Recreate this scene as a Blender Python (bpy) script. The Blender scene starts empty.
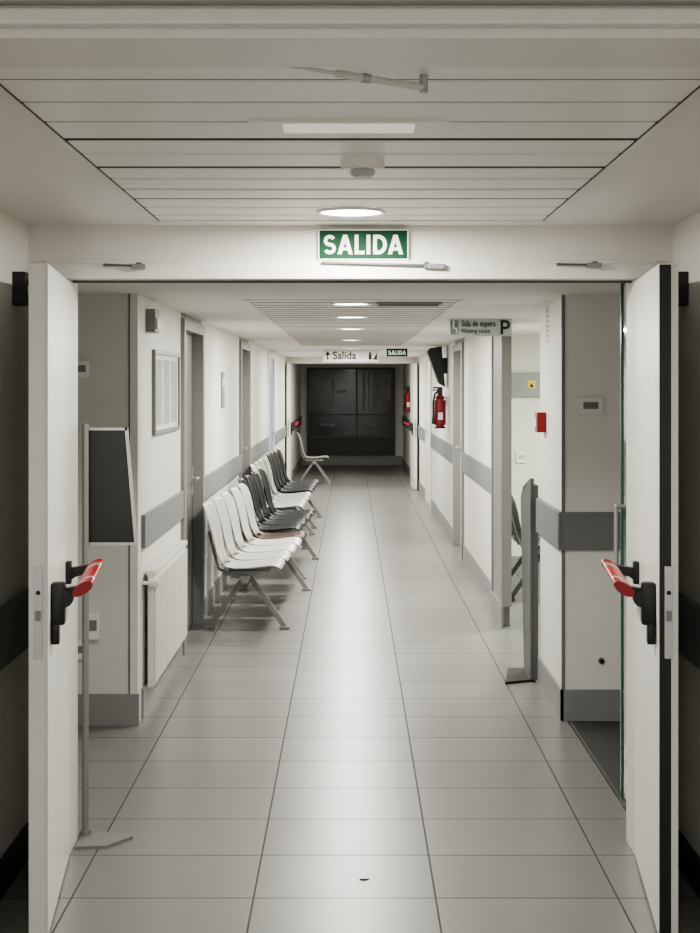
import bpy, bmesh, math, random
from mathutils import Vector, Matrix
random.seed(4)
SC = bpy.context.scene
COL = SC.collection

# ------------------------------------------------------------------ materials
def new_mat(name, col, rough=0.5, metal=0.0, var=0.04, nscale=3.0, emit=None, es=0.0, bump=0.0, spec=0.5):
    m = bpy.data.materials.new(name); m.use_nodes = True
    nt = m.node_tree; b = nt.nodes['Principled BSDF']
    b.inputs['Roughness'].default_value = rough
    b.inputs['Metallic'].default_value = metal
    b.inputs['Specular IOR Level'].default_value = spec
    tc = nt.nodes.new('ShaderNodeTexCoord')
    n = nt.nodes.new('ShaderNodeTexNoise'); n.inputs['Scale'].default_value = nscale; n.inputs['Detail'].default_value = 4
    nt.links.new(tc.outputs['Object'], n.inputs['Vector'])
    mx = nt.nodes.new('ShaderNodeMix'); mx.data_type = 'RGBA'
    c = Vector(col[:3])
    mx.inputs['A'].default_value = (*(c * (1 - var)), 1)
    mx.inputs['B'].default_value = (*[min(1, v * (1 + var)) for v in c], 1)
    nt.links.new(n.outputs['Fac'], mx.inputs['Factor'])
    nt.links.new(mx.outputs['Result'], b.inputs['Base Color'])
    if emit:
        b.inputs['Emission Color'].default_value = (*emit, 1); b.inputs['Emission Strength'].default_value = es
    if bump:
        n2 = nt.nodes.new('ShaderNodeTexNoise'); n2.inputs['Scale'].default_value = 180
        nt.links.new(tc.outputs['Object'], n2.inputs['Vector'])
        bp = nt.nodes.new('ShaderNodeBump'); bp.inputs['Strength'].default_value = bump; bp.inputs['Distance'].default_value = 0.002
        nt.links.new(n2.outputs['Fac'], bp.inputs['Height']); nt.links.new(bp.outputs['Normal'], b.inputs['Normal'])
    return m

def tile_mat(name, c1, c2, mortar, w, h, ox, oy, rough, ms=0.0034, spec=0.5):
    m = bpy.data.materials.new(name); m.use_nodes = True
    nt = m.node_tree; b = nt.nodes['Principled BSDF']
    tc = nt.nodes.new('ShaderNodeTexCoord'); mp = nt.nodes.new('ShaderNodeMapping')
    mp.inputs['Location'].default_value = (ox, oy, 0)
    br = nt.nodes.new('ShaderNodeTexBrick')
    br.offset = 0.0; br.squash = 1.0
    br.inputs['Scale'].default_value = 1.0
    br.inputs['Brick Width'].default_value = w; br.inputs['Row Height'].default_value = h
    br.inputs['Mortar Size'].default_value = ms; br.inputs['Mortar Smooth'].default_value = 0.1
    br.inputs['Color1'].default_value = (*c1, 1); br.inputs['Color2'].default_value = (*c2, 1); br.inputs['Mortar'].default_value = (*mortar, 1)
    nt.links.new(tc.outputs['Object'], mp.inputs['Vector']); nt.links.new(mp.outputs['Vector'], br.inputs['Vector'])
    n = nt.nodes.new('ShaderNodeTexNoise'); n.inputs['Scale'].default_value = 2; n.inputs['Detail'].default_value = 3
    nt.links.new(tc.outputs['Object'], n.inputs['Vector'])
    mr = nt.nodes.new('ShaderNodeMapRange'); mr.inputs['To Min'].default_value = 0.95; mr.inputs['To Max'].default_value = 1.05
    nt.links.new(n.outputs['Fac'], mr.inputs['Value'])
    vm = nt.nodes.new('ShaderNodeVectorMath'); vm.operation = 'SCALE'
    nt.links.new(br.outputs['Color'], vm.inputs[0]); nt.links.new(mr.outputs['Result'], vm.inputs['Scale'])
    nt.links.new(vm.outputs['Vector'], b.inputs['Base Color'])
    r2 = nt.nodes.new('ShaderNodeMapRange'); r2.inputs['To Min'].default_value = rough; r2.inputs['To Max'].default_value = 0.7
    nt.links.new(br.outputs['Fac'], r2.inputs['Value']); nt.links.new(r2.outputs['Result'], b.inputs['Roughness'])
    r3 = nt.nodes.new('ShaderNodeMapRange'); r3.inputs['To Min'].default_value = spec; r3.inputs['To Max'].default_value = 0.15
    nt.links.new(br.outputs['Fac'], r3.inputs['Value']); nt.links.new(r3.outputs['Result'], b.inputs['Specular IOR Level'])
    return m

M = {}
M['wall'] = new_mat('wall_paint', (0.755, 0.738, 0.685), 0.55, bump=0.1, var=0.02)
M['wallbrightened'] = new_mat('wall_paint_brightened', (0.83, 0.82, 0.78), 0.55, bump=0.1, var=0.02)  # wall paint made paler where little light reaches: pillar and far door wall
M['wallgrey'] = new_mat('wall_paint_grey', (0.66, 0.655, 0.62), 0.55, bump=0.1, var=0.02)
M['ceil'] = new_mat('ceiling_paint', (0.80, 0.788, 0.745), 0.7, var=0.02)
M['slat'] = new_mat('slat_enamel', (0.86, 0.848, 0.80), 0.4, var=0.02)
M['gapshade'] = new_mat('ceiling_gap_shade', (0.012, 0.012, 0.011), 0.9)  # near-black colour stands in for the shade between ceiling slats
M['gapshadegrey'] = new_mat('gap_shade_line_grey', (0.10, 0.10, 0.095), 0.9)  # softer painted shade for slat gaps; also dark lines at trim edges
M['band'] = new_mat('bumper_band_grey', (0.205, 0.21, 0.213), 0.5)
M['base'] = new_mat('baseboard_grey', (0.27, 0.272, 0.27), 0.45)
M['basedark'] = new_mat('baseboard_dark', (0.03, 0.03, 0.03), 0.5)
M['frame'] = new_mat('door_frame_enamel', (0.74, 0.728, 0.68), 0.4, var=0.02)
M['jambgrey'] = new_mat('jamb_grey_metal', (0.25, 0.25, 0.245), 0.4)
M['doorgrey'] = new_mat('door_panel_grey', (0.15, 0.15, 0.147), 0.45)
M['doorwhite'] = new_mat('door_panel_white', (0.81, 0.803, 0.765), 0.35, var=0.02)
M['doorbluelight'] = new_mat('door_panel_bluish_light', (0.42, 0.50, 0.80), 0.35)  # bluish light of the side doorway put into the door colour
M['white'] = new_mat('white_plastic', (0.84, 0.83, 0.81), 0.4)
M['rad'] = new_mat('radiator_enamel', (0.77, 0.76, 0.71), 0.35)
M['black'] = new_mat('black_plastic', (0.010, 0.010, 0.010), 0.4)
M['blackseat'] = new_mat('black_seat_plastic', (0.006, 0.007, 0.008), 0.5, spec=0.2)
M['whiteseat'] = new_mat('pale_seat_plastic', (0.46, 0.457, 0.435), 0.42, spec=0.4)
M['brownseat'] = new_mat('reddish_seat_plastic', (0.045, 0.018, 0.013), 0.5, spec=0.2)
M['greyseat'] = new_mat('grey_seat_plastic', (0.07, 0.072, 0.076), 0.45)
M['steel'] = new_mat('brushed_steel', (0.50, 0.50, 0.49), 0.38, 0.7)
M['steeldull'] = new_mat('dull_grey_metal', (0.25, 0.25, 0.247), 0.45, 0.3)
M['steeldark'] = new_mat('dark_grey_metal', (0.10, 0.10, 0.10), 0.45, 0.3)
M['standgrey'] = new_mat('stand_dark_grey', (0.12, 0.123, 0.125), 0.5)
M['red'] = new_mat('red_enamel', (0.33, 0.009, 0.013), 0.35)
M['redx'] = new_mat('red_enamel_deep', (0.18, 0.004, 0.008), 0.4)
M['redtext'] = new_mat('red_ink', (0.5, 0.06, 0.05), 0.6)
M['green'] = new_mat('sign_green', (0.002, 0.050, 0.020), 0.6, spec=0.2)
M['signwhite'] = new_mat('sign_lettering_white', (0.85, 0.87, 0.78), 0.6, spec=0.2)
M['signgrey'] = new_mat('sign_plate_grey', (0.50, 0.52, 0.53), 0.5)
M['signlight'] = new_mat('sign_plate_light', (0.66, 0.66, 0.63), 0.4)
M['ink'] = new_mat('dark_ink', (0.008, 0.009, 0.014), 0.6)
M['board'] = new_mat('board_dark', (0.018, 0.020, 0.021), 0.35)
M['paper'] = new_mat('paper', (0.72, 0.72, 0.68), 0.7)
M['papergrey'] = new_mat('printed_paper', (0.40, 0.40, 0.38), 0.7, var=0.4, nscale=45)
M['yellow'] = new_mat('warning_yellow', (0.72, 0.55, 0.03), 0.5)
M['darkglass'] = new_mat('dark_window_glass', (0.010, 0.010, 0.010), 0.12, spec=0.5)
M['darkpanel'] = new_mat('dark_grey_panel', (0.055, 0.053, 0.050), 0.5)
M['mull'] = new_mat('window_mullion_grey', (0.11, 0.108, 0.104), 0.5)
M['panereflection'] = new_mat('pale_pane_reflection', (0.30, 0.30, 0.30), 0.7, var=0.9, nscale=14)  # pale tone painted as faint reflections in the end glazing
M['lamp'] = new_mat('lamp_diffuser', (0.9, 0.88, 0.8), 0.5, emit=(1, 0.975, 0.92), es=14.0)
M['lampoffglow'] = new_mat('unlit_diffuser_glow', (0.9, 0.88, 0.8), 0.5, emit=(1, 0.95, 0.86), es=0.35)  # faint glow put into the diffuser of a lamp that is off
M['litter'] = new_mat('dry_leaf_brown', (0.03, 0.02, 0.012), 0.8)
M['floor'] = tile_mat('floor_tiles', (0.190, 0.187, 0.178), (0.212, 0.209, 0.200), (0.075, 0.073, 0.069), 0.6, 0.42, 0.321, -0.412, 0.32, spec=0.42)
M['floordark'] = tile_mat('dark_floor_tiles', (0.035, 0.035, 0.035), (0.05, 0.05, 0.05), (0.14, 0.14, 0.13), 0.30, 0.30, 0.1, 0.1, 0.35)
g = bpy.data.materials.new('green_tinted_glass'); g.use_nodes = True
gb = g.node_tree.nodes['Principled BSDF']; gb.inputs['Base Color'].default_value = (0.55, 0.72, 0.67, 1)
gb.inputs['Roughness'].default_value = 0.05; gb.inputs['Transmission Weight'].default_value = 0.95
M['glass'] = g
M['glassedge'] = new_mat('green_glass_edge', (0.05, 0.13, 0.11), 0.2)

# ------------------------------------------------------------------ mesh builder
class MB:
    def __init__(s): s.bm = bmesh.new()
    def box(s, x0, x1, y0, y1, z0, z1, mtx=None, bev=0.0):
        t = bmesh.new()
        r = bmesh.ops.create_cube(t, size=1.0)
        bmesh.ops.scale(t, vec=(abs(x1 - x0), abs(y1 - y0), abs(z1 - z0)), verts=t.verts)
        bmesh.ops.translate(t, vec=((x0 + x1) / 2, (y0 + y1) / 2, (z0 + z1) / 2), verts=t.verts)
        if bev: bmesh.ops.bevel(t, geom=t.edges[:], offset=bev, segments=2, affect='EDGES', profile=0.6)
        s._merge(t, mtx); return s
    def cyl(s, p0, p1, r, r2=None, seg=20, bev=0):
        p0 = Vector(p0); p1 = Vector(p1); d = p1 - p0
        t = bmesh.new()
        bmesh.ops.create_cone(t, cap_ends=True, segments=seg, radius1=r, radius2=r if r2 is None else r2, depth=d.length)
        if bev: bmesh.ops.bevel(t, geom=[e for e in t.edges if len(e.link_faces) == 2 and any(len(f.verts) > 4 for f in e.link_faces)], offset=bev, segments=2, affect='EDGES')
        q = d.to_track_quat('Z', 'Y').to_matrix().to_4x4()
        s._merge(t, Matrix.Translation((p0 + p1) / 2) @ q); return s
    def tube(s, pts, r, seg=10):
        for a, b in zip(pts[:-1], pts[1:]):
            s.cyl(a, b, r, seg=seg)
        for p in pts[1:-1]:
            t = bmesh.new(); bmesh.ops.create_uvsphere(t, u_segments=seg, v_segments=6, radius=r); s._merge(t, Matrix.Translation(p))
        return s
    def poly(s, pts, vec):
        t = bmesh.new(); vs = [t.verts.new(p) for p in pts]; f = t.faces.new(vs)
        r = bmesh.ops.extrude_face_region(t, geom=[f])
        bmesh.ops.translate(t, vec=vec, verts=[v for v in r['geom'] if isinstance(v, bmesh.types.BMVert)])
        bmesh.ops.recalc_face_normals(t, faces=t.faces)
        s._merge(t, None); return s
    def stroke(s, pts, w, y, d=0.0012):
        n = len(pts); L = []; R = []
        for i in range(n):
            a = Vector(pts[max(0, i - 1)]); c = Vector(pts[min(n - 1, i + 1)]); p = Vector(pts[i])
            t = (c - a).normalized(); nn = Vector((-t.y, t.x))
            k = 1.0
            if 0 < i < n - 1:
                t1 = (p - a).normalized(); n1 = Vector((-t1.y, t1.x)); k = 1 / max(0.5, nn.dot(n1))
            L.append(p + nn * w / 2 * k); R.append(p - nn * w / 2 * k)
        for i in range(n - 1):
            q = [L[i], L[i + 1], R[i + 1], R[i]]
            s.poly([(v.x, y, v.y) for v in q], (0, d, 0))
        return s
    def grid(s, rows, thick=0.006):
        t = bmesh.new()
        R = [[t.verts.new(p) for p in row] for row in rows]
        for i in range(len(R) - 1):
            for j in range(len(R[0]) - 1):
                t.faces.new((R[i][j], R[i][j + 1], R[i + 1][j + 1], R[i + 1][j]))
        bmesh.ops.recalc_face_normals(t, faces=t.faces)
        bmesh.ops.solidify(t, geom=t.faces[:], thickness=thick)
        for f in t.faces: f.smooth = True
        s._merge(t, None); return s
    def _merge(s, t, mtx):
        if mtx is not None: bmesh.ops.transform(t, matrix=mtx, verts=t.verts)
        me = bpy.data.meshes.new('tmp'); t.to_mesh(me); t.free()
        s.bm.from_mesh(me); bpy.data.meshes.remove(me)
    def done(s, name, mat, parent=None, loc=None, rot=None, smooth=False, **props):
        me = bpy.data.meshes.new(name)
        if parent is None and loc is None:
            c = Vector((0, 0, 0)); vs = [v.co for v in s.bm.verts]
            lo = Vector([min(v[i] for v in vs) for i in range(3)]); hi = Vector([max(v[i] for v in vs) for i in range(3)])
            c = Vector(((lo.x + hi.x) / 2, (lo.y + hi.y) / 2, lo.z))
            if props.get('noc'): c = Vector((0, 0, 0))
            bmesh.ops.translate(s.bm, vec=-c, verts=s.bm.verts); loc = c
        props.pop('noc', None)
        s.bm.to_mesh(me); s.bm.free()
        if smooth:
            for p in me.polygons: p.use_smooth = True
            try: me.set_sharp_from_angle(angle=math.radians(40))
            except Exception: pass
        ob = bpy.data.objects.new(name, me); me.materials.append(mat)
        if loc is not None: ob.location = loc
        if rot is not None: ob.rotation_euler = rot
        if parent: ob.parent = parent
        COL.objects.link(ob)
        for k, v in props.items(): ob[k] = v
        return ob

def root(name, loc, label, cat, rotz=0.0, group=None):
    e = bpy.data.objects.new(name, None); e.empty_display_size = 0.1; e.location = loc; e.rotation_euler = (0, 0, rotz)
    COL.objects.link(e); e['label'] = label; e['category'] = cat
    if group: e['group'] = group
    return e

def S(name, mat, x0, x1, y0, y1, z0, z1, bev=0.0, label=None, noc=False):
    o = MB().box(x0, x1, y0, y1, z0, z1, bev=bev).done(name, mat, kind='structure', noc=noc)
    if label: o['label'] = label
    return o

def adopt(ch, par):
    ch.parent = par; ch.matrix_parent_inverse = Matrix.Translation(par.location).inverted()

def text_obj(name, body, size, mat, parent, loc, rot=(math.pi / 2, 0, 0), align='CENTER', bold=0.0, sx=1.0, extr=0.0006, **props):
    cu = bpy.data.curves.new(name + '_cu', 'FONT'); cu.body = body; cu.size = size; cu.align_x = align; cu.align_y = 'CENTER'
    cu.extrude = extr; cu.offset = bold; cu.resolution_u = 3
    tmp = bpy.data.objects.new('tmp', cu); COL.objects.link(tmp)
    dg = bpy.context.evaluated_depsgraph_get(); dg.update()
    me = bpy.data.meshes.new_from_object(tmp.evaluated_get(dg))
    bpy.data.objects.remove(tmp); me.materials.clear(); me.materials.append(mat)
    me.transform(Matrix.Diagonal((sx, 1, 1, 1)))
    ob = bpy.data.objects.new(name, me); ob.parent = parent; ob.location = loc; ob.rotation_euler = rot
    COL.objects.link(ob)
    for k, v in props.items(): ob[k] = v
    return ob

def arc(cx, cz, rx, rz, a0, a1, n=10):
    return [(cx + rx * math.cos(math.radians(a0 + (a1 - a0) * i / n)), cz + rz * math.sin(math.radians(a0 + (a1 - a0) * i / n))) for i in range(n + 1)]
E = 0.00025
def glyph(b, ch, x, z, h, w, t, y):
    """bold block letter, lower-left (x,z), height h, width w, stroke t"""
    m = t / 2
    if ch == 'A':
        for sg in (0, 1):
            X = (lambda u: x + u) if sg == 0 else (lambda u: x + w - u)
            yy = y - sg * E
            b.poly([(X(0), yy, z), (X(t * 1.08), yy, z), (X(w / 2 + t * 0.55), yy, z + h), (X(w / 2 - t * 0.55), yy, z + h)], (0, .0012, 0))
        b.box(x + w * 0.24, x + w * 0.76, y - 2 * E, y + .001, z + h * 0.20, z + h * 0.20 + t * 0.8)
    elif ch == 'L':
        b.box(x, x + t, y, y + .0012, z, z + h).box(x + t * 0.9, x + w, y - E, y + .001, z, z + t * 0.92)
    elif ch == 'I':
        b.box(x, x + t, y, y + .0012, z, z + h)
    elif ch == 'D':
        r = h / 2 - m
        b.box(x, x + t, y - E, y + .001, z, z + h)
        b.stroke([(x + m, z + m)] + arc(x + w * 0.38, z + h / 2, w - m - w * 0.38, r, -90, 90, 16) + [(x + m, z + h - m)], t, y)
    elif ch == 'P':
        r = h * 0.23
        b.box(x, x + t, y - E, y + .001, z, z + h)
        b.stroke([(x + m, z + h - m - 2 * r)] + arc(x + w - m - r, z + h - m - r, r, r, -90, 90, 12) + [(x + m, z + h - m)], t, y)
    elif ch == 'S':
        rx = w / 2 - m; r1 = (h - t) / 4
        top = arc(x + w / 2, z + h - m - r1, rx * 0.93, r1, 25, 270, 18)
        bot = arc(x + w / 2, z + m + r1, rx, r1, 90, -155, 18)
        b.stroke(top + bot[1:], t * 0.95, y)
def word_salida(b, cx, z, h, y, t, wid):
    ws = [0.64, 0.78, 0.50, 0, 0.70, 0.78]; gaps = [0.08, 0.10, 0.10, 0.15, 0.05]
    k = (wid - t - sum(gaps) * h) / (sum(ws) * h)
    x = cx - wid / 2
    for i, ch in enumerate('SALIDA'):
        ww = ws[i] * h * k if ch != 'I' else t
        glyph(b, ch, x, z, h, ww, t, y); x += ww + (gaps[i] * h if i < 5 else 0)

# ------------------------------------------------------------------ dimensions
HC = 2.266
CC = 2.144
XL, XR = -1.064, 1.10
YF = 5.05

MB().box(-3.2, 3.6, -6, 30.2, -0.12, 0).done('floor', M['floor'], kind='structure', noc=True)
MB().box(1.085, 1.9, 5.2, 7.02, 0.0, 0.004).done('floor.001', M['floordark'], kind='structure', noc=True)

# lobby walls
S('wall_left', M['wall'], -1.30, -1.163, -2, YF + 0.15, 0, HC)
S('wall_right', M['wall'], 1.159, 1.30, -2, YF + 0.15, 0, HC)
S('trim_1', M['band'], -1.163, -1.14, -2, YF - 0.02, 0.76, 0.96, bev=0.004)
S('trim_2', M['band'], 1.136, 1.159, -2, YF - 0.02, 0.76, 0.96, bev=0.004)
S('baseboard_left', M['basedark'], -1.163, -1.148, -2, YF - 0.02, 0, 0.12)
S('baseboard_right', M['basedark'], 1.144, 1.159, -2, YF - 0.02, 0, 0.12)
S('ceiling', M['ceil'], -1.3, -0.678, 2.0, YF + 0.15, HC, HC + 0.1)
S('ceiling.001', M['ceil'], 0.678, 1.3, 2.0, YF + 0.15, HC, HC + 0.1)
S('ceiling.002', M['ceil'], -0.678, 0.678, 4.89, YF + 0.15, HC, HC + 0.1)
S('ceiling.003', M['ceil'], -1.3, 1.3, -2.0, 2.45, HC + 0.02, HC + 0.12)
S('ceiling.004', M['gapshade'], -0.70, 0.70, 2.40, 4.92, HC + 0.05, HC + 0.07)  # black sheet in place of the dark void above the slats
b = MB(); gk = MB(); gk2 = MB()
y = 2.43
k = 0
while y < 4.87:
    y1 = min(y + 0.21, 4.885)
    gp = [0.005, 0.006, 0.007, 0.006, 0.030, 0.006, 0.030, 0.008, 0.014, 0.020, 0.010, 0.012][k % 12]
    tl = [0, 0.001, -0.002, 0.001, 0.004, -0.001, 0.002, 0, 0.001, 0, 0, 0][k % 12]
    b.poly([(-0.672, y + gp, HC + 0.002 + tl), (-0.672, y + 0.014 + gp, HC - 0.001), (-0.672, y1 - 0.008, HC - 0.001), (-0.672, y1 - 0.001, HC + 0.002), (-0.672, y1 - 0.001, HC + 0.02), (-0.672, y + gp, HC + 0.02)], (1.344, 0, 0))
    (gk if gp > 0.012 else gk2).box(-0.670, 0.670, y - 0.002, y + gp + 0.002, HC + 0.001, HC + 0.012)  # dark strip fills each slat gap as painted shade
    y += 0.21; k += 1
b.done('ceiling.005', M['slat'], kind='structure')
gk.done('ceiling.012', M['gapshade'], kind='structure')
gk2.done('ceiling.014', M['gapshadegrey'], kind='structure')
b = MB()
b.box(-0.695, -0.672, 2.42, 4.90, HC - 0.004, HC + 0.012).box(0.672, 0.695, 2.42, 4.90, HC - 0.004, HC + 0.012).box(-0.695, 0.695, 4.883, 4.90, HC - 0.004, HC + 0.012)
b.done('trim_3', M['frame'], kind='structure')
b = MB()
b.box(-0.672, -0.669, 2.42, 4.885, HC - 0.003, HC + 0.012).box(0.669, 0.672, 2.42, 4.885, HC - 0.003, HC + 0.012)
b.done('trim_14', M['gapshadegrey'], kind='structure')

b = MB()
b.box(-1.163, 1.159, 2.20, 2.40, 2.235, HC + 0.1)
b.box(-1.163, 1.159, 2.17, 2.20, 2.250, 2.275, bev=0.004)
b.box(-1.163, 1.159, 2.165, 2.20, 2.288, 2.40, bev=0.004)
b.done('trim_4', M['frame'], kind='structure')

# fire door wall
b = MB()
b.box(-1.163, 1.159, YF, YF + 0.15, 2.075, HC + 0.05)
b.box(-1.80, -1.025, YF, YF + 0.15, 0, 2.075)
b.box(1.035, 1.80, YF, YF + 0.15, 0, 2.075)
b.box(-1.8, 1.8, YF+0.05, YF + 0.15, 2.075, HC + 0.05)
b.done('wall_front', M['wall'], kind='structure')
b = MB()
b.box(-1.10, 1.10, YF - 0.035, YF + 0.14, 2.07, 2.125, bev=0.005)
b.box(-1.10, 1.10, YF - 0.018, YF, 2.125, 2.140, bev=0.003)
b.box(-1.10, -1.012, YF - 0.02, YF + 0.14, 0, 2.07, bev=0.004)
b.box(1.020, 1.10, YF - 0.02, YF + 0.14, 0, 2.07, bev=0.004)
b.done('trim_5', M['frame'], kind='structure')
S('trim_15', M['gapshadegrey'], -1.02, 1.03, YF + 0.04, YF + 0.055, 2.062, 2.072)

# ------------------------------------------------------------------ corridor shell
S('ceiling.006', M['ceil'], -1.95, -0.56, 5.2, 30.2, CC, CC + 0.1)
S('ceiling.007', M['ceil'], 0.58, 3.6, 5.2, 30.2, CC, CC + 0.1)
S('ceiling.008', M['ceil'], -0.56, 0.58, 5.2, 7.45, CC, CC + 0.1)
S('ceiling.009', M['ceil'], -0.56, 0.58, 16.0, 30.2, CC, CC + 0.1)
S('ceiling.010', M['gapshade'], -0.58, 0.60, 7.4, 16.05, CC + 0.04, CC + 0.06)  # black sheet painted as the dark above the corridor slats
b = MB(); gk = MB(); y = 7.46
while y < 15.9:
    b.box(-0.55, 0.57, y + 0.014, y + 0.24 - 0.014, CC - 0.001, CC + 0.014, bev=0.003)
    gk.box(-0.549, 0.569, y - 0.014, y + 0.014, CC - 0.0030, CC + 0.01)  # grey strip draws the shade line between slats
    y += 0.24
b.done('ceiling.011', M['slat'], kind='structure')
gk.done('ceiling.013', M['gapshadegrey'], kind='structure')
b = MB()
b.box(-0.575, -0.552, 7.44, 16.02, CC - 0.005, CC + 0.004).box(0.572, 0.595, 7.44, 16.02, CC - 0.005, CC + 0.004).box(-0.575, 0.595, 7.43, 7.46, CC - 0.005, CC + 0.004).box(-0.575, 0.595, 16.0, 16.03, CC - 0.005, CC + 0.004)
b.done('trim_6', M['frame'], kind='structure')

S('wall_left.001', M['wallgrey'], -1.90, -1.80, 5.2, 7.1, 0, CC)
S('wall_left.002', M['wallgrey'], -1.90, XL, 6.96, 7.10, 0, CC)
S('trim_7', M['frame'], XL - 0.035, XL + 0.006, 6.954, 6.99, 0.15, CC, bev=0.003)
S('trim_16', M['gapshadegrey'], XL - 0.041, XL - 0.035, 6.954, 6.97, 0.15, CC)
S('baseboard_left.001', M['base'], -1.80, XL + 0.012, 6.945, 6.96, 0, 0.155)

def left_wall(i, y0, y1, mat='wall'):
    S('wall_left.%03d' % i, M[mat], XL - 0.14, XL, y0, y1, 0, CC)
    S('trim_%d' % (20 + i), M['band'], XL, XL + 0.02, y0 + 0.01, y1 - 0.01, 0.86, 1.03, bev=0.003)
    S('baseboard_left.%03d' % i, M['base'], XL, XL + 0.012, y0 + 0.005, y1 - 0.005, 0, 0.15)
def right_wall(i, y0, y1, mat='wall', th=0.14):
    S('wall_right.%03d' % i, M[mat], XR, XR + th, y0, y1, 0, CC)
    S('trim_%d' % (40 + i), M['band'], XR - 0.02, XR, y0 + 0.01, y1 - 0.01, 0.85, 1.04, bev=0.003)
    S('baseboard_right.%03d' % i, M['base'], XR - 0.012, XR, y0 + 0.005, y1 - 0.005, 0, 0.15)
left_wall(3, 7.10, 8.75); left_wall(4, 9.95, 13.30); left_wall(5, 14.55, 17.8); left_wall(6, 19.1, 23.4)
left_wall(7, 23.55, 29.6)
right_wall(3, 10.45, 13.60, th=0.05); right_wall(4, 14.8, 19.0); right_wall(5, 20.3, 23.4); right_wall(6, 23.55, 29.6)

dn = [1]
def side_door(side, y0, y1, leaf, jamb='jambgrey', rec=0.05):
    s = -1 if side == 'l' else 1
    X = XL if side == 'l' else XR
    n = dn[0]; dn[0] += 1
    def bx(b, a, c, *r, **k): b.box(min(a, c), max(a, c), *r, **k)
    b = MB()
    bx(b, X - s * 0.025, X + s * 0.14, y0, y0 + 0.08, 0, 2.11, bev=0.004)
    bx(b, X - s * 0.025, X + s * 0.14, y1 - 0.08, y1, 0, 2.11, bev=0.004)
    bx(b, X - s * 0.024, X + s * 0.14, y0 + .08, y1 - .08, 2.04, 2.11)
    bx(b, X, X + s * 0.14, y0, y1, 2.11, CC)
    b.done('trim_%d' % (60 + n), M[jamb], kind='structure')
    b = MB(); bx(b, X + s * rec, X + s * (rec + 0.04), y0 + 0.08, y1 - 0.08, 0.008, 2.04, bev=0.003)
    d = b.done('door_%d' % n, M[leaf], kind='structure')
    b = MB(); xx = X + s * rec
    yy = y1 - 0.16
    bx(b, xx - s * 0.008, xx, yy - 0.02, yy + 0.02, 0.92, 1.12)
    b.cyl((xx - s * 0.008, yy, 1.04), (xx - s * 0.05, yy, 1.04), 0.01)
    b.cyl((xx - s * 0.045, yy, 1.04), (xx - s * 0.045, yy - 0.12, 1.04), 0.009)
    h = b.done('handle', M['steel'], smooth=True)
    adopt(h, d)
side_door('l', 8.75, 9.95, 'doorgrey'); side_door('l', 13.30, 14.55, 'doorgrey'); side_door('l', 17.8, 19.1, 'doorbluelight', 'frame', 0.0)
side_door('r', 13.6, 14.8, 'doorwhite'); side_door('r', 19.0, 20.3, 'doorwhite', 'frame', 0.0)

# right pillar
S('wall_right.010', M['wallbrightened'], 1.07, 1.36, 7.06, 7.92, 0, CC)
b = MB(); b.box(1.045, 1.36, 7.035, 7.06, 0.86, 1.05, bev=0.004); b.box(1.045, 1.07, 7.035, 7.92, 0.86, 1.05, bev=0.004)
b.done('trim_8', M['band'], kind='structure')
b = MB(); b.box(1.056, 1.36, 7.046, 7.06, 0, 0.155); b.box(1.056, 1.07, 7.046, 7.92, 0, 0.155)
b.done('baseboard_right.010', M['base'], kind='structure')
b = MB(); b.box(1.062, 1.078, 7.052, 7.07, 0.155, 0.86).box(1.062, 1.078, 7.052, 7.07, 1.05, CC)
b.done('trim_9', M['band'], kind='structure')
S('wall_right.011', M['wallgrey'], 1.85, 1.95, 5.2, 8.4, 0, CC)
S('wall_right.012', M['wallgrey'], 1.36, 1.90, 8.3, 8.4, 0, CC)
S('window_1', M['darkglass'], 1.42, 1.80, 8.28, 8.30, 0.9, 2.0)
# waiting room shell
S('wall_right.013', M['wall'], 1.15, 3.3, 12.6, 12.7, 0, CC)
S('baseboard_right.013', M['base'], 1.15, 3.2, 12.585, 12.6, 0, 0.15)
S('wall_right.014', M['wall'], 3.2, 3.3, 8.3, 12.6, 0, CC)
S('wall_right.015', M['wall'], 1.90, 3.2, 8.3, 8.4, 0, CC)
b = MB(); b.box(1.045, 1.115, 9.72, 9.80, 0.15, CC).box(1.055, 1.112, 9.80, 10.38, 0, CC).box(1.045, 1.112, 10.38, 10.45, 0.15, CC)
b.done('trim_10', M['jambgrey'], kind='structure')
S('baseboard_right.011', M['base'], 1.040, 1.055, 9.70, 10.45, 0, 0.16)

# second fire door wall and end wall
b = MB()
b.box(-1.3, 1.35, 23.4, 23.55, 2.05, CC); b.box(-1.3, -1.0, 23.4, 23.55, 0, 2.05); b.box(1.0, 1.35, 23.4, 23.55, 0, 2.05)
b.done('wall_front.001', M['wallbrightened'], kind='structure')
S('wall_far', M['wall'], -1.3, 1.35, 29.6, 29.75, 0, CC)
wf = S('window_2', M['darkglass'], -0.93, 0.93, 29.55, 29.6, 0.60, 2.05, label='dark night-time glazing at corridor end')
b = MB()
for x in (-0.93, 0.10, 0.89): b.box(x, x + 0.04, 29.53, 29.58, 0.6, 2.05)
b.box(-0.93, 0.93, 29.53, 29.58, 0.58, 0.62).box(-0.93, 0.93, 29.53, 29.58, 2.02, 2.05).box(-0.93, 0.93, 29.53, 29.57, 1.05, 1.08)
b.done('trim_12', M['mull'], kind='structure')
S('trim_13', M['darkpanel'], -0.93, 0.93, 29.54, 29.6, 0.20, 0.58)
S('baseboard_far', M['base'], -1.06, 1.09, 29.57, 29.6, 0, 0.19)
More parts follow.
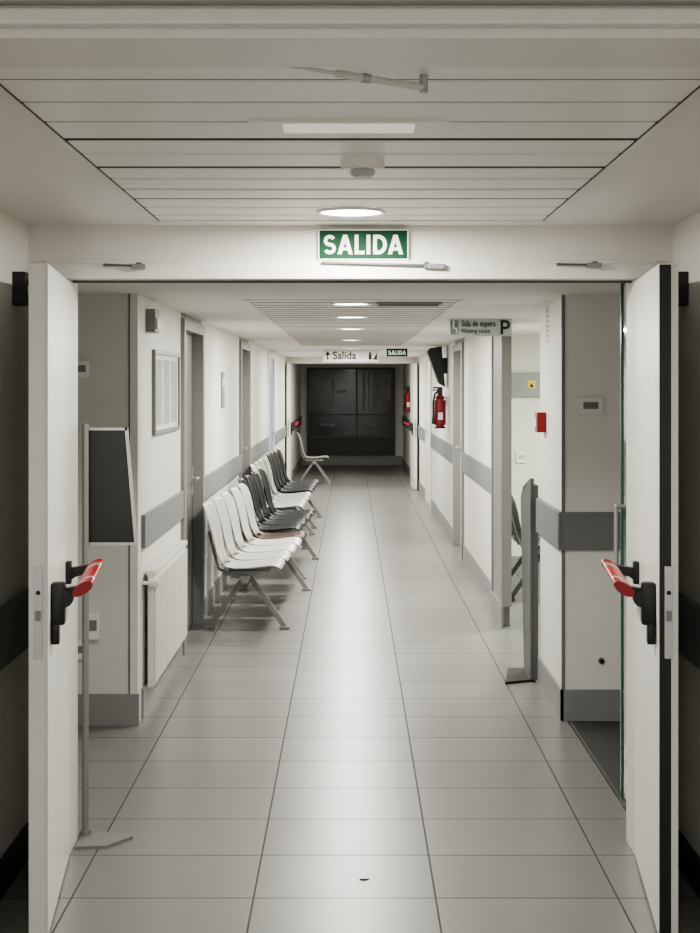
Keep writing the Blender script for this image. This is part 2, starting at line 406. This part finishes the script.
for (x0, x1, z0, z1) in [(-0.70, -0.66, 1.25, 1.85), (-0.42, -0.37, 1.2, 1.8), (-0.30, -0.10, 1.52, 1.58), (0.24, 0.30, 1.15, 1.92), (0.36, 0.39, 1.15, 1.95), (0.46, 0.60, 1.15, 1.9), (0.70, 0.84, 1.35, 1.9), (-0.65, -0.35, 0.82, 0.88), (0.3, 0.5, 0.82, 0.86)]:
    nt = MB().box(x0, x1, 29.545, 29.549, z0, z1).done('painted_reflection', M['panereflection'])  # thin pale plates drawn as reflections on the dark glass
    adopt(nt, wf)

# ------------------------------------------------------------------ fire door leaves
def fire_leaf(n, hinge, free, H=2.06, black_edge=False, side=1):
    hv = Vector((*hinge, 0)); fv = Vector((*free, 0)); d = fv - hv; L = d.length
    ang = math.atan2(d.y, d.x)
    ns = 1 if side > 0 else -1
    T = 0.058
    y0, y1 = (-T, 0) if ns > 0 else (0, T)
    leaf = MB().box(0, L, y0, y1, 0.01, H, bev=0.003).done('door_%d' % n, M['doorwhite'], loc=hv, rot=(0, 0, ang), kind='structure')
    leaf['label'] = 'open cream fire door leaf with red-tipped panic bar'
    ym = (y0 + y1) / 2
    b = MB()
    b.box(L - 0.0005, L + 0.0035, ym - 0.013, ym + 0.013, 0.86, 1.14, bev=0.0008)
    b.cyl((L + 0.002, ym, 1.11), (L + 0.005, ym, 1.11), 0.006).cyl((L + 0.002, ym, 0.89), (L + 0.005, ym, 0.89), 0.006)
    b.done('lock_plate', M['steel'], leaf)
    MB().box(L, L + 0.010, ym - 0.008, ym + 0.008, 0.975, 1.005).done('latch', M['steeldull'], leaf)
    MB().cyl((L, ym, 1.06), (L + 0.006, ym, 1.06), 0.007).done('deadbolt', M['black'], leaf)
    if black_edge:
        g0, g1 = (0.001, 0.036) if ns < 0 else (-0.036, -0.001)
    else:
        g0, g1 = (0.0, 0.010) if ns < 0 else (-0.010, 0.0)
    MB().box(L - 0.0005, L + 0.002, g0, g1, 0.015, H - 0.005).done('gasket', M['black'] if black_edge else M['frame'], leaf)
    for i, xb in enumerate((L - 0.10, 0.16)):
        b = MB(); q = 0.88 if i == 0 else 0.4
        b.box(xb - 0.022, xb + 0.022, min(0, ns * 0.050 * q), max(0, ns * 0.050 * q), 0.945 if i == 0 else 1.0, 1.078, bev=0.012 * q)
        if i == 0: b.box(xb - 0.017, xb + 0.017, min(0, ns * 0.026), max(0, ns * 0.026), 0.885, 0.96, bev=0.006)
        b.cyl((xb - 0.020, ns * 0.045 * q, 1.03), (xb + 0.020, ns * 0.045 * q, 1.03), 0.034 * q, seg=24, bev=0.004)
        b.poly([(xb - 0.016, ns * 0.01, 1.055), (xb - 0.016, ns * 0.085, 1.066), (xb - 0.016, ns * 0.095, 1.042), (xb - 0.016, ns * 0.015, 1.02)], (0.032, 0, 0))
        b.done('bracket', M['black'], leaf, smooth=True)
    def bar(b, xa, xb_, off=0.0):
        c = Vector((0, ns * 0.097, 1.058)); pr = []
        for i in range(20):
            a = 2 * math.pi * i / 20
            u = math.cos(a) * (0.034 + off); v = math.sin(a) * (0.016 + off)
            ca, sa = math.cos(math.radians(32)), math.sin(math.radians(32))
            pr.append((xa, c.y + ns * (u * ca - v * sa), c.z + u * sa + v * ca))
        b.poly(pr, (xb_ - xa, 0, 0))
    b = MB(); bar(b, 0.21, L - 0.16); b.done('push_bar', M['steel'], leaf, smooth=True)
    for xa, xb_ in ((L - 0.16, L - 0.075), (0.135, 0.21)):
        b = MB(); bar(b, xa, xb_, 0.002); b.done('bar_end_cap', M['red'], leaf, smooth=True)
    b = MB(); bar(b, 0.30, L - 0.22, 0.0008); b.done('bar_sleeve', M['red'], leaf, smooth=True)
    for z in (0.25, 1.05, 1.85):
        MB().cyl((-0.006, -ns * 0.02 , z - 0.05), (-0.006, -ns * 0.02, z + 0.05), 0.007).done('hinge', M['steel'], leaf, smooth=True)
    return leaf
fire_leaf(10, (-1.008, 5.02), (-0.920, 4.25), side=1)
fire_leaf(11, (1.016, 5.02), (0.935, 4.25), side=-1, black_edge=True)
fire_leaf(12, (-0.995, 23.38), (-0.975, 22.5), side=1, H=2.04)
fire_leaf(13, (0.995, 23.38), (1.005, 22.5), side=-1, H=2.04)

gl = MB().box(1.112, 1.122, 5.24, 5.74, 0.012, 2.10).done('door_14', M['glass'], kind='structure')
b = MB(); b.box(1.106, 1.124, 5.735, 5.75, 0.0, 2.12)
ge = b.done('glass_edge_strip', M['glassedge']); adopt(ge, gl)
b = MB(); b.tube([(1.112, 5.66, 1.20), (1.072, 5.66, 1.20), (1.072, 5.66, 0.93), (1.112, 5.66, 0.93)], 0.009)
ge = b.done('pull_handle', M['steel'], smooth=True); adopt(ge, gl)

# ------------------------------------------------------------------ beam seating
def seat_parts(parent, yc, seat_m, back_m):
    W = 0.208
    prof = [(0.10, 0.455), (0.14, 0.435), (0.20, 0.425), (0.30, 0.428), (0.40, 0.440), (0.46, 0.447), (0.495, 0.440), (0.515, 0.425)]
    rows = []
    for i, (x, z) in enumerate(prof):
        w = W * (0.90 + 0.10 * min(1, i / 3.0)); w *= 0.90 if i == len(prof) - 1 else 1
        rows.append([(x, yc + w * t, z + 0.022 * abs(t) ** 2.5) for t in (-1, -0.8, -0.5, 0, 0.5, 0.8, 1)])
    MB().grid(rows, 0.006).done('seat', seat_m, parent)
    prof = [(0.110, 0.462), (0.080, 0.50), (0.055, 0.56), (0.038, 0.64), (0.022, 0.72), (0.000, 0.80), (-0.020, 0.85), (-0.036, 0.872)]
    wid = [0.62, 0.70, 0.82, 0.92, 0.98, 1.0, 0.92, 0.76]
    rows = []
    for (x, z), wv in zip(prof, wid):
        rows.append([(x + 0.030 * abs(t) ** 2, yc + W * wv * t, z - 0.016 * abs(t) ** 4) for t in (-1, -0.8, -0.5, 0, 0.5, 0.8, 1)])
    MB().grid(rows, 0.006).done('backrest', back_m, parent)
    for sg in (-1, 1):
        b = MB()
        b.box(0.12, 0.42, yc + sg * 0.1375 - 0.0125, yc + sg * 0.1375 + 0.0125, 0.385, 0.42, bev=0.004)
        b.tube([(0.16, yc + sg * 0.1375, 0.40), (0.09, yc + sg * 0.13, 0.43), (0.05, yc + sg * 0.10, 0.54), (0.015, yc + sg * 0.09, 0.68)], 0.009)
        b.done('seat_bracket', M['steeldull'], parent, smooth=True)

def bench(x, y, rotz, seats, pitch, label, legcol='steeldull'):
    r = root('beam_seat_bench', (x, y, 0), label, 'bench', rotz, 'waiting benches along the corridor')
    n = len(seats)
    for i, (a, c) in enumerate(seats): seat_parts(r, (i + 0.5) * pitch, M[a], M[c])
    MB().box(0.245, 0.295, 0.03, n * pitch - 0.03, 0.34, 0.39, bev=0.006).done('beam', M['steeldull'], r)
    ys = (0.22, n * pitch - 0.25) if n > 1 else (0.12, n * pitch - 0.12)
    for yy in ys:
        for sx in (-1, 1):
            b = MB()
            top = Vector((0.27 + 0.02 * sx, yy, 0.36)); ft = Vector((0.27 + sx * 0.26, yy, 0.018))
            d = (ft - top); q = d.to_track_quat('Z', 'Y').to_matrix().to_4x4()
            b.box(-0.018, 0.018, -0.012, 0.012, -d.length / 2, d.length / 2, mtx=Matrix.Translation((top + ft) / 2) @ q @ Matrix.Rotation(math.pi/2, 4, 'Z'), bev=0.005)
            b.box(ft.x - 0.035, ft.x + 0.035, yy - 0.020, yy + 0.020, 0, 0.022, bev=0.006)
            b.done('leg', M[legcol], r)
    return r
W_, B_ = ('whiteseat', 'whiteseat'), ('blackseat', 'blackseat')
bench(-1.0, 9.50, -math.radians(3.0), [W_, W_, W_, W_, ('brownseat', 'whiteseat')], 0.455, 'row of cream plastic waiting seats with one reddish-brown seat')
bench(-0.96, 12.0, -math.radians(3.2), [B_, B_, B_, B_], 0.46, 'row of black plastic waiting seats on grey legs')
bench(-1.01, 14.2, -math.radians(1.5), [W_, W_, W_, W_], 0.46, 'row of four cream plastic waiting seats against wall')
bench(-0.97, 16.3, -math.radians(1.5), [B_, B_, B_, B_], 0.46, 'second row of black plastic waiting seats against wall')
bench(-0.90, 23.85, 0, [W_], 0.50, 'single pale waiting seat past the open fire door')
wb = bench(1.24, 10.75, 0, [('greyseat', 'greyseat'), ('greyseat', 'greyseat')], 0.54, 'grey plastic seats in the bright waiting room', 'steeldark')
wb['group'] = 'waiting room seats'

# ------------------------------------------------------------------ radiator
r = root('radiator', (-1.026, 7.87, 0), 'cream ribbed panel radiator on wall', 'radiator')
b = MB()
y0, y1, z0, z1 = -0.70, 0.70, 0.13, 0.74
b.box(-0.016, 0.014, y0, y1, z0 + 0.01, z1 - 0.02, bev=0.004)
n = 24
for i in range(n):
    yy = y0 + 0.03 + (y1 - y0 - 0.06) * i / (n - 1)
    b.box(0.012, 0.026, yy - 0.015, yy + 0.015, z0 + 0.03, z1 - 0.05, bev=0.004)
b.done('body', M['rad'], r)
b = MB()
b.box(-0.022, 0.024, y0 - 0.002, y1 + 0.002, z1 - 0.025, z1)
for i in range(22):
    yy = y0 + 0.05 + 1.29 * i / 21
    b.box(-0.014, 0.014, yy - 0.008, yy + 0.008, z1 - 0.001, z1 + 0.003)
b.done('top_grille', M['rad'], r)
b = MB(); b.cyl((0.0, y0, z1 - 0.06), (0.0, y0 - 0.04, z1 - 0.06), 0.011).cyl((0.0, y0 - 0.035, z1 - 0.06), (0.05, y0 - 0.035, z1 - 0.06), 0.021, seg=20, bev=0.004)
b.cyl((0.0, y0 - 0.035, z1 - 0.06), (-0.036, y0 - 0.035, z1 - 0.06), 0.009)
b.done('valve', M['white'], r, smooth=True)
for yy in (-0.38, 0.38):
    MB().box(-0.037, -0.015, yy - 0.02, yy + 0.02, 0.3, 0.6).done('wall_bracket', M['rad'], r)

# ------------------------------------------------------------------ framed notice board
r = root('framed_notice', (XL, 8.02, 1.42), 'slim framed notice with printed columns on wall', 'notice board')
b = MB(); b.box(-0.002, 0.02, -0.54, -0.515, 0, 0.46).box(-0.002, 0.02, 0.515, 0.54, 0, 0.46).box(-0.002, 0.02, -0.516, 0.516, 0, 0.022).box(-0.002, 0.02, -0.516, 0.516, 0.438, 0.46)
b.done('frame', M['steeldull'], r)
MB().box(0, 0.008, -0.515, 0.515, 0.022, 0.438).done('backing', M['paper'], r)
for i in range(3):
    c = -0.33 + i * 0.33
    MB().box(0.008, 0.010, c - 0.125, c + 0.125, 0.05, 0.41).done('sheet', M['papergrey'], r)

r = root('wall_plaque', (XL, 11.55, 1.50), 'small grey room plaque on wall', 'sign')
MB().box(-0.002, 0.012, -0.11, 0.11, 0, 0.30, bev=0.002).done('plate', M['band'], r)
MB().box(0.012, 0.014, -0.08, 0.08, 0.18, 0.24).done('label_strip', M['paper'], r)

r = root('emergency_light', (XL, 7.35, 1.965), 'grey box emergency light high on wall', 'light fixture')
MB().box(-0.002, 0.05, -0.09, 0.09, 0, 0.12, bev=0.006).done('housing', M['jambgrey'], r)
MB().box(0.05, 0.06, -0.075, 0.075, 0.015, 0.075, bev=0.003).done('lens', M['signlight'], r)

def wall_unit(name, x, y, z, w, h, label, cat, dark=True, group=None, d=0.025):
    r = root(name, (x, y, z), label, cat, group=group)
    MB().box(-w / 2, w / 2, -d, 0.004, 0, h, bev=0.004).done('housing', M['white'], r)
    b = MB().box(-w * 0.3, w * 0.3, -d - 0.003, -d + 0.001, h * 0.35, h * 0.75, bev=0.001)
    b.done('display' if dark else 'rocker', M['band'] if dark else M['signgrey'], r)
    return r
wall_unit('thermostat', -1.340, 6.96, 1.725, 0.085, 0.085, 'small white thermostat on grey wall', 'thermostat')
wall_unit('socket_box', -1.275, 6.96, 0.43, 0.06, 0.13, 'white surface socket box near floor', 'socket', True, d=0.04)
wall_unit('socket_box', -1.350, 6.96, 0.33, 0.07, 0.09, 'small white surface socket box', 'socket', True)
wall_unit('keypad', 1.205, 7.06, 1.54, 0.125, 0.085, 'white wall keypad with grey display on pillar', 'keypad')
wall_unit('light_switch', 1.53, 12.6, 0.99, 0.09, 0.10, 'white light switch on waiting room wall', 'switch', False, d=0.025)
r = root('door_stop_button', (1.262, 7.06, 0.30), 'small black round stopper low on pillar', 'button')
MB().cyl((0, 0.004, 0), (0, -0.012, 0), 0.016, bev=0.002).done('rim', M['jambgrey'], r, smooth=True)
MB().cyl((0, -0.012, 0), (0, -0.02, 0), 0.011, bev=0.002).done('knob', M['black'], r, smooth=True)

r = root('fire_alarm_call_point', (1.07, 7.72, 1.43), 'red square fire alarm call point on pillar', 'fire alarm')
MB().box(-0.05, 0.004, -0.055, 0.055, 0, 0.11, bev=0.006).done('housing', M['red'], r)
MB().box(-0.054, -0.05, -0.03, 0.03, 0.03, 0.08).done('glass_pane', M['paper'], r)
r = root('pillar_label', (1.07, 7.62, 1.90), 'narrow white label with vertical red print', 'label')
MB().box(-0.003, 0.002, -0.06, 0.06, 0, 0.22).done('plate', M['signlight'], r)
b = MB()
for i in range(7): b.box(-0.004, -0.003, -0.022, 0.022, 0.022 + i * 0.027, 0.036 + i * 0.027)
b.done('print', M['redtext'], r)

r = root('warning_panel', (1.60, 12.6, 1.58), 'grey electrical panel with yellow warning triangle', 'panel')
MB().box(-0.22, 0.20, -0.04, 0.004, 0, 0.22, bev=0.005).done('cover', M['steeldull'], r)
MB().box(-0.015, 0.055, -0.0425, -0.040, 0.08, 0.15).done('label_strip', M['yellow'], r)
MB().poly([(0.002, -0.0445, 0.092), (0.038, -0.0445, 0.092), (0.02, -0.0445, 0.13)], (0, 0.003, 0)).done('warning_triangle', M['ink'], r)

# ------------------------------------------------------------------ sign stand
r = root('sign_stand', (-0.992, 5.23, 0), 'slim steel floor stand holding a dark sign board', 'sign stand')
MB().poly([(-0.012, -0.14, 0), (0.10, -0.13, 0), (0.180, -0.02, 0), (0.165, 0.02, 0), (-0.012, 0.03, 0)], (0, 0, 0.012)).done('base', M['steeldull'], r)
MB().cyl((0, 0, 0.01), (0, 0, 1.545), 0.0125, bev=0.002).cyl((0, 0, 0.01), (0, 0, 0.03), 0.022).done('pole', M['steeldull'], r, smooth=True)
b = MB()
def fr(pts): b.poly([(p[0], 0.014, p[1]) for p in pts], (0, 0.014, 0))
fr([(-0.012, 1.520), (0.155, 1.520), (0.155, 1.530), (-0.012, 1.530)])
fr([(-0.012, 1.09), (0.192, 1.09), (0.191, 1.100), (-0.012, 1.100)])
fr([(0.180, 1.100), (0.191, 1.100), (0.155, 1.530), (0.144, 1.530)])
b.done('board_frame', M['steel'], r)
MB().poly([(-0.012, 0.018, 1.100), (0.180, 0.018, 1.100), (0.144, 0.018, 1.520), (-0.012, 0.018, 1.520)], (0, 0.007, 0)).done('board', M['board'], r)

# ------------------------------------------------------------------ grey information stand
r = root('information_stand', (1.03, 8.10, 0), 'dark grey upright display stand on black base', 'display stand')
MB().poly([(-0.16, -0.20, 0), (0.02, -0.12, 0), (0.02, 0.20, 0), (-0.10, 0.20, 0)], (0, 0, 0.014)).done('base', M['black'], r)
b = MB()
b.poly([(-0.01, -0.14, 0.014), (-0.01, 0.16, 0.014), (-0.03, 0.16, 1.02), (-0.03, 0.05, 1.10), (-0.01, -0.14, 1.16)], (0.02, 0, 0))
b.done('panel', M['standgrey'], r)
MB().box(0.01, 0.034, -0.15, 0.17, 0.014, 1.12).done('back_plate', M['standgrey'], r)

# ------------------------------------------------------------------ signs
r = root('exit_sign', (0.044, YF - 0.002, 2.138), 'green exit sign with white SALIDA lettering', 'sign')
MB().box(-0.163, 0.163, -0.022, 0.004, 0, 0.112, bev=0.001).done('plate', M['signwhite'], r)
MB().box(-0.1575, 0.1575, -0.0235, -0.022, 0.0055, 0.1065).done('panel', M['green'], r)
b = MB(); word_salida(b, 0, 0.021, 0.070, -0.025, 0.0135, 0.286); b.done('lettering', M['signwhite'], r)
r = root('hanging_direction_sign', (0.89, 9.62, 2.025), 'grey hanging sign reading Sala de espera with P', 'sign')
MB().box(-0.213, 0.21, -0.02, 0, 0, 0.121, bev=0.002).done('plate', M['signgrey'], r)
text_obj('lettering', 'Sala de espera', 0.060, M['ink'], r, (-0.015, -0.0225, 0.085), bold=0.0006, sx=0.68)
text_obj('lettering', 'Waiting room', 0.046, M['ink'], r, (-0.035, -0.0225, 0.034), bold=0.0, sx=0.76)
b = MB(); glyph(b, 'P', 0.135, 0.012, 0.098, 0.066, 0.018, -0.0225); b.done('symbol', M['ink'], r)
MB().box(-0.206, -0.154, -0.0215, -0.0195, 0.014, 0.108).done('pictogram_field', M['band'], r)
b = MB()
b.cyl((-0.186, -0.0235, 0.096), (-0.186, -0.021, 0.096), 0.008).box(-0.193, -0.182, -0.0235, -0.021, 0.046, 0.084).box(-0.190, -0.164, -0.0235, -0.021, 0.046, 0.057).box(-0.171, -0.162, -0.0235, -0.021, 0.020, 0.05)
b.done('pictogram', M['signwhite'], r)
r = root('hanging_exit_sign', (0, 18.0, 1.985), 'pale hanging sign reading Salida with upward arrow', 'sign')
MB().box(-0.36, 0.35, -0.03, 0, 0, 0.160, bev=0.003).done('plate', M['signlight'], r)
text_obj('lettering', 'Salida', 0.135, M['ink'], r, (-0.085, -0.032, 0.08), bold=0.003)
text_obj('lettering', 'Exit', 0.06, M['steeldull'], r, (0.15, -0.032, 0.07))
b = MB(); b.box(-0.307, -0.291, -0.033, -0.029, 0.03, 0.11); b.poly([(-0.335, -0.033, 0.09), (-0.263, -0.033, 0.09), (-0.299, -0.033, 0.138)], (0, 0.004, 0))
b.done('arrow', M['ink'], r)
MB().cyl((0.245, -0.033, 0.115), (0.245, -0.029, 0.115), 0.014).box(0.225, 0.265, -0.033, -0.029, 0.03, 0.1).done('pictogram', M['ink'], r)
MB().poly([(0.280, -0.033, 0.03), (0.335, -0.033, 0.03), (0.335, -0.033, 0.12)], (0, 0.004, 0)).done('stair_pictogram', M['ink'], r)
r = root('exit_sign', (0.575, 17.5, 2.045), 'small dark green exit sign reading SALIDA', 'sign')
MB().box(-0.13, 0.13, -0.03, 0, 0, 0.10, bev=0.002).done('plate', M['green'], r)
b = MB(); word_salida(b, 0, 0.022, 0.056, -0.0315, 0.011, 0.22); b.done('lettering', M['signwhite'], r)

# ------------------------------------------------------------------ extinguishers + speaker
def extinguisher(x, y, z, s=1.0):
    r = root('fire_extinguisher', (x, y, z), 'red fire extinguisher with black hose on wall', 'fire extinguisher', group='wall extinguishers')
    b = MB(); b.cyl((0, 0, 0.02), (0, 0, 0.34), 0.066, seg=28, bev=0.02).cyl((0, 0, 0.34), (0, 0, 0.385), 0.066, 0.022, seg=28)
    b.done('cylinder', M['redx'], r, smooth=True)
    MB().cyl((0, 0, 0), (0, 0, 0.022), 0.06, seg=24).done('foot_ring', M['black'], r, smooth=True)
    b = MB(); b.cyl((0, 0, 0.38), (0, 0, 0.46), 0.030).box(-0.09, 0.03, -0.014, 0.014, 0.425, 0.440, bev=0.003).box(-0.08, 0.02, -0.014, 0.014, 0.450, 0.468, bev=0.003)
    b.done('valve', M['black'], r)
    MB().tube([(-0.02, -0.02, 0.42), (-0.06, -0.05, 0.39), (-0.080, -0.05, 0.30), (-0.078, -0.04, 0.12)], 0.011).cyl((-0.078, -0.04, 0.14), (-0.078, -0.04, 0.05), 0.013, 0.02).done('hose', M['black'], r, smooth=True)
    MB().box(-0.026, 0.026, -0.068, -0.060, 0.10, 0.18).done('instruction_label', M['paper'], r)
    MB().box(0.06, XR - x + 0.002, -0.02, 0.02, 0.25, 0.36).done('wall_hook', M['steel'], r)
extinguisher(1.005, 15.8, 1.20)
extinguisher(1.03, 25.2, 1.20)
r = root('wall_speaker', (1.10, 16.0, 1.70), 'black tilted speaker mounted high on corridor wall', 'speaker')
b = MB(); b.poly([(-0.03, -0.10, -0.03), (-0.10, -0.10, 0.01), (-0.23, -0.10, 0.37), (-0.20, -0.10, 0.41), (-0.07, -0.10, 0.43)], (0, 0.24, 0))
b.done('housing', M['black'], r)
MB().box(-0.08, 0.002, -0.03, 0.05, 0.12, 0.30, bev=0.005).done('wall_mount', M['black'], r)

# ------------------------------------------------------------------ door hardware on frame
def closer(x0, x1, y, z, label, tilt=0.0):
    r = root('door_closer_arm', ((x0 + x1) / 2, y, z), label, 'door closer', group='door closer hardware')
    r.rotation_euler = (0, tilt, 0)
    w = (x1 - x0) / 2
    MB().box(-w, w * 0.8, -0.018, -0.008, -0.002, 0.006, bev=0.002).cyl((w * 0.7, -0.012, -0.008), (w * 0.7, -0.012, 0.014), 0.010).done('arm', M['steeldark'], r)
    MB().box(w * 0.35 if w < 0.15 else w * 0.72, w, -0.024, 0.002, -0.009, 0.009, bev=0.003).done('mount', M['steeldull'], r)
    MB().box(-w, -w + 0.015, -0.010, 0.002, -0.004, 0.008).done('arm_clip', M['steel'], r)
    return r
closer(-0.885, -0.735, YF - 0.035, 2.115, 'short steel door closer arm on frame', 0.03)
closer(0.735, 0.895, YF - 0.035, 2.118, 'short steel door closer arm on frame', 0.02)
closer(-0.105, 0.335, YF - 0.035, 2.120, 'long steel door closer arm under exit sign', 0.03)

def magnet(x, s):
    r = root('door_holder_magnet', (x, 4.86, 1.965), 'black door holder magnet box on wall', 'door holder', group='door holder magnets')
    a, c = (-0.004, 0.045) if s > 0 else (-0.045, 0.004)
    MB().box(a, c, -0.055, 0.055, 0, 0.115, bev=0.005).done('housing', M['black'], r)
    MB().cyl((s * 0.045, 0, 0.057), (s * 0.062, 0, 0.057), 0.03, bev=0.003).done('magnet_disc', M['steel'], r, smooth=True)
magnet(-1.163, 1); magnet(1.159, -1)

r = root('overhead_door_arm', (0, 2.5, 2.25), 'steel overhead door arm with knuckled end', 'door arm')
a = Vector((-0.118, -0.03, 0.005)); c = Vector((0.135, 0.10, -0.008))
MB().cyl(a, a.lerp(c, 0.55), 0.0035).cyl(a.lerp(c, 0.36), c, 0.0068, bev=0.001).done('rod', M['signlight'], r, smooth=True)
MB().cyl(c + Vector((0, 0, -0.010)), c + Vector((0, 0, 0.024)), 0.008, bev=0.002).done('pivot', M['steel'], r, smooth=True)
MB().cyl(c.lerp(a, 0.45), c.lerp(a, 0.40), 0.009).done('collar', M['steel'], r, smooth=True)

# ------------------------------------------------------------------ ceiling fittings
r = root('recessed_light_panel', (-0.005, 3.09, HC), 'unlit rectangular emergency light recessed in slats', 'light fixture')
MB().box(-0.22, 0.22, -0.055, 0.055, -0.006, 0.003, bev=0.002).done('frame', M['doorwhite'], r)
MB().box(-0.145, 0.145, -0.035, 0.045, -0.013, -0.005, bev=0.004).done('diffuser', M['lampoffglow'], r)
r = root('smoke_detector', (0.03, 3.58, HC), 'round white smoke detector on ceiling', 'smoke detector')
MB().cyl((0, 0, 0.003), (0, 0, -0.026), 0.056, seg=36, bev=0.004).done('base', M['slat'], r, smooth=True)
MB().cyl((0, 0, -0.026), (0, 0, -0.044), 0.034, 0.028, seg=36, bev=0.004).done('sensor_head', M['signgrey'], r, smooth=True)
def downlight(y, z, power, rad=0.115, x=0.0, lit='lamp', label='round lit recessed ceiling downlight', col=(1.0, 0.97, 0.905)):
    r = root('downlight', (x, y, z), label, 'ceiling light', group='corridor downlights')
    t = MB(); tb = bmesh.new()
    seg = 40; pr = [(rad, 0.0), (rad, -0.006), (rad - 0.008, -0.010), (rad - 0.016, -0.006), (rad - 0.016, 0.0)]
    rows = [[(pr[i][0] * math.cos(2 * math.pi * j / seg), pr[i][0] * math.sin(2 * math.pi * j / seg), pr[i][1]) for j in range(seg + 1)] for i in range(len(pr))]
    for i in range(len(pr) - 1):
        for j in range(seg):
            tb.faces.new([tb.verts.new(p) for p in (rows[i][j], rows[i][j + 1], rows[i + 1][j + 1], rows[i + 1][j])])
    bmesh.ops.remove_doubles(tb, verts=tb.verts, dist=1e-5); t._merge(tb, None)
    t.done('trim_ring', M['white'], r, smooth=True)
    MB().cyl((0, 0, -0.001), (0, 0, -0.005), rad - 0.014, seg=40).done('diffuser', M[lit], r)
    if power:
        L = bpy.data.lights.new('downlight_lamp', 'AREA'); L.shape = 'DISK'; L.size = rad * 1.7; L.energy = power; L.color = col
        o = bpy.data.objects.new('lamp', L); o.location = (0, 0, -0.014); o.parent = r; COL.objects.link(o)
downlight(4.63, HC, 32)
downlight(0.6, HC + 0.02, 32)  # unseen fitting above the camera, added to light the lobby
downlight(7.75, CC, 28)
downlight(9.25, CC, 34)
for y in (11.2, 14.0): downlight(y, CC, 66)
for y in (17.2, 20.0, 22.0): downlight(y, CC, 54)  # row carried on, with a fitting added to brighten the far doors
downlight(24.9, CC, 24)  # fitting added past the second doors to brighten the corridor end
# vent
r = root('ceiling_vent', (0.30, 7.75, CC), 'dark slotted ceiling air vent beside downlight', 'vent')
b = MB()
b.box(-0.16, 0.20, -0.13, -0.115, -0.012, 0).box(-0.16, 0.20, 0.115, 0.13, -0.012, 0).box(-0.16, -0.145, -0.116, 0.116, -0.012, 0).box(0.185, 0.20, -0.116, 0.116, -0.012, 0)
b.done('frame', M['jambgrey'], r)
for i in range(7): MB().box(-0.145, 0.185, -0.10 + i * 0.032, -0.094 + i * 0.032, -0.010, -0.001).done('louvre', M['band'], r)
MB().box(-0.145, 0.185, -0.115, 0.115, -0.003, -0.001).done('cavity', M['black'], r)

# waiting room lamp
r = root('ceiling_panel_light', (2.2, 10.6, CC), 'square lit ceiling panel in waiting room', 'ceiling light')
MB().box(-0.3, 0.3, -0.3, 0.3, -0.02, 0, bev=0.003).done('frame', M['white'], r)
MB().box(-0.27, 0.27, -0.27, 0.27, -0.024, -0.02).done('diffuser', M['lamp'], r)
L = bpy.data.lights.new('panel_lamp', 'AREA'); L.size = 0.54; L.energy = 80; L.color = (0.95, 1.0, 0.89)
o = bpy.data.objects.new('lamp', L); o.location = (0, 0, -0.03); o.parent = r; COL.objects.link(o)

t = MB()
t.poly([(-0.016, 0, 0), (-0.006, 0.007, 0), (0.004, 0.004, 0), (0.017, 0.006, 0), (0.008, -0.004, 0), (-0.004, -0.006, 0)], (0, 0, 0.003))
lf = t.done('dry_leaf', M['litter'], loc=(0.045, 4.78, 0.0)); lf['label'] = 'tiny dry brown leaf scrap on floor tile'; lf['category'] = 'leaf'

# ------------------------------------------------------------------ world + camera
w = bpy.data.worlds.new('world'); SC.world = w; w.use_nodes = True
w.node_tree.nodes['Background'].inputs['Color'].default_value = (1.0, 0.98, 0.94, 1)
w.node_tree.nodes['Background'].inputs['Strength'].default_value = 2.1
try:
    SC.view_settings.look = 'AgX - Medium High Contrast'
except Exception: pass
cam = bpy.data.cameras.new('camera'); co = bpy.data.objects.new('camera', cam); COL.objects.link(co)
co.location = (0, 0, 1.69); co.rotation_euler = (math.pi / 2, 0, 0)
cam.sensor_width = 36; cam.lens = 1400 / 933 * 36
cam.shift_y = -81.5 / 933; cam.shift_x = -1.0 / 933
cam.clip_start = 0.05
SC.camera = co
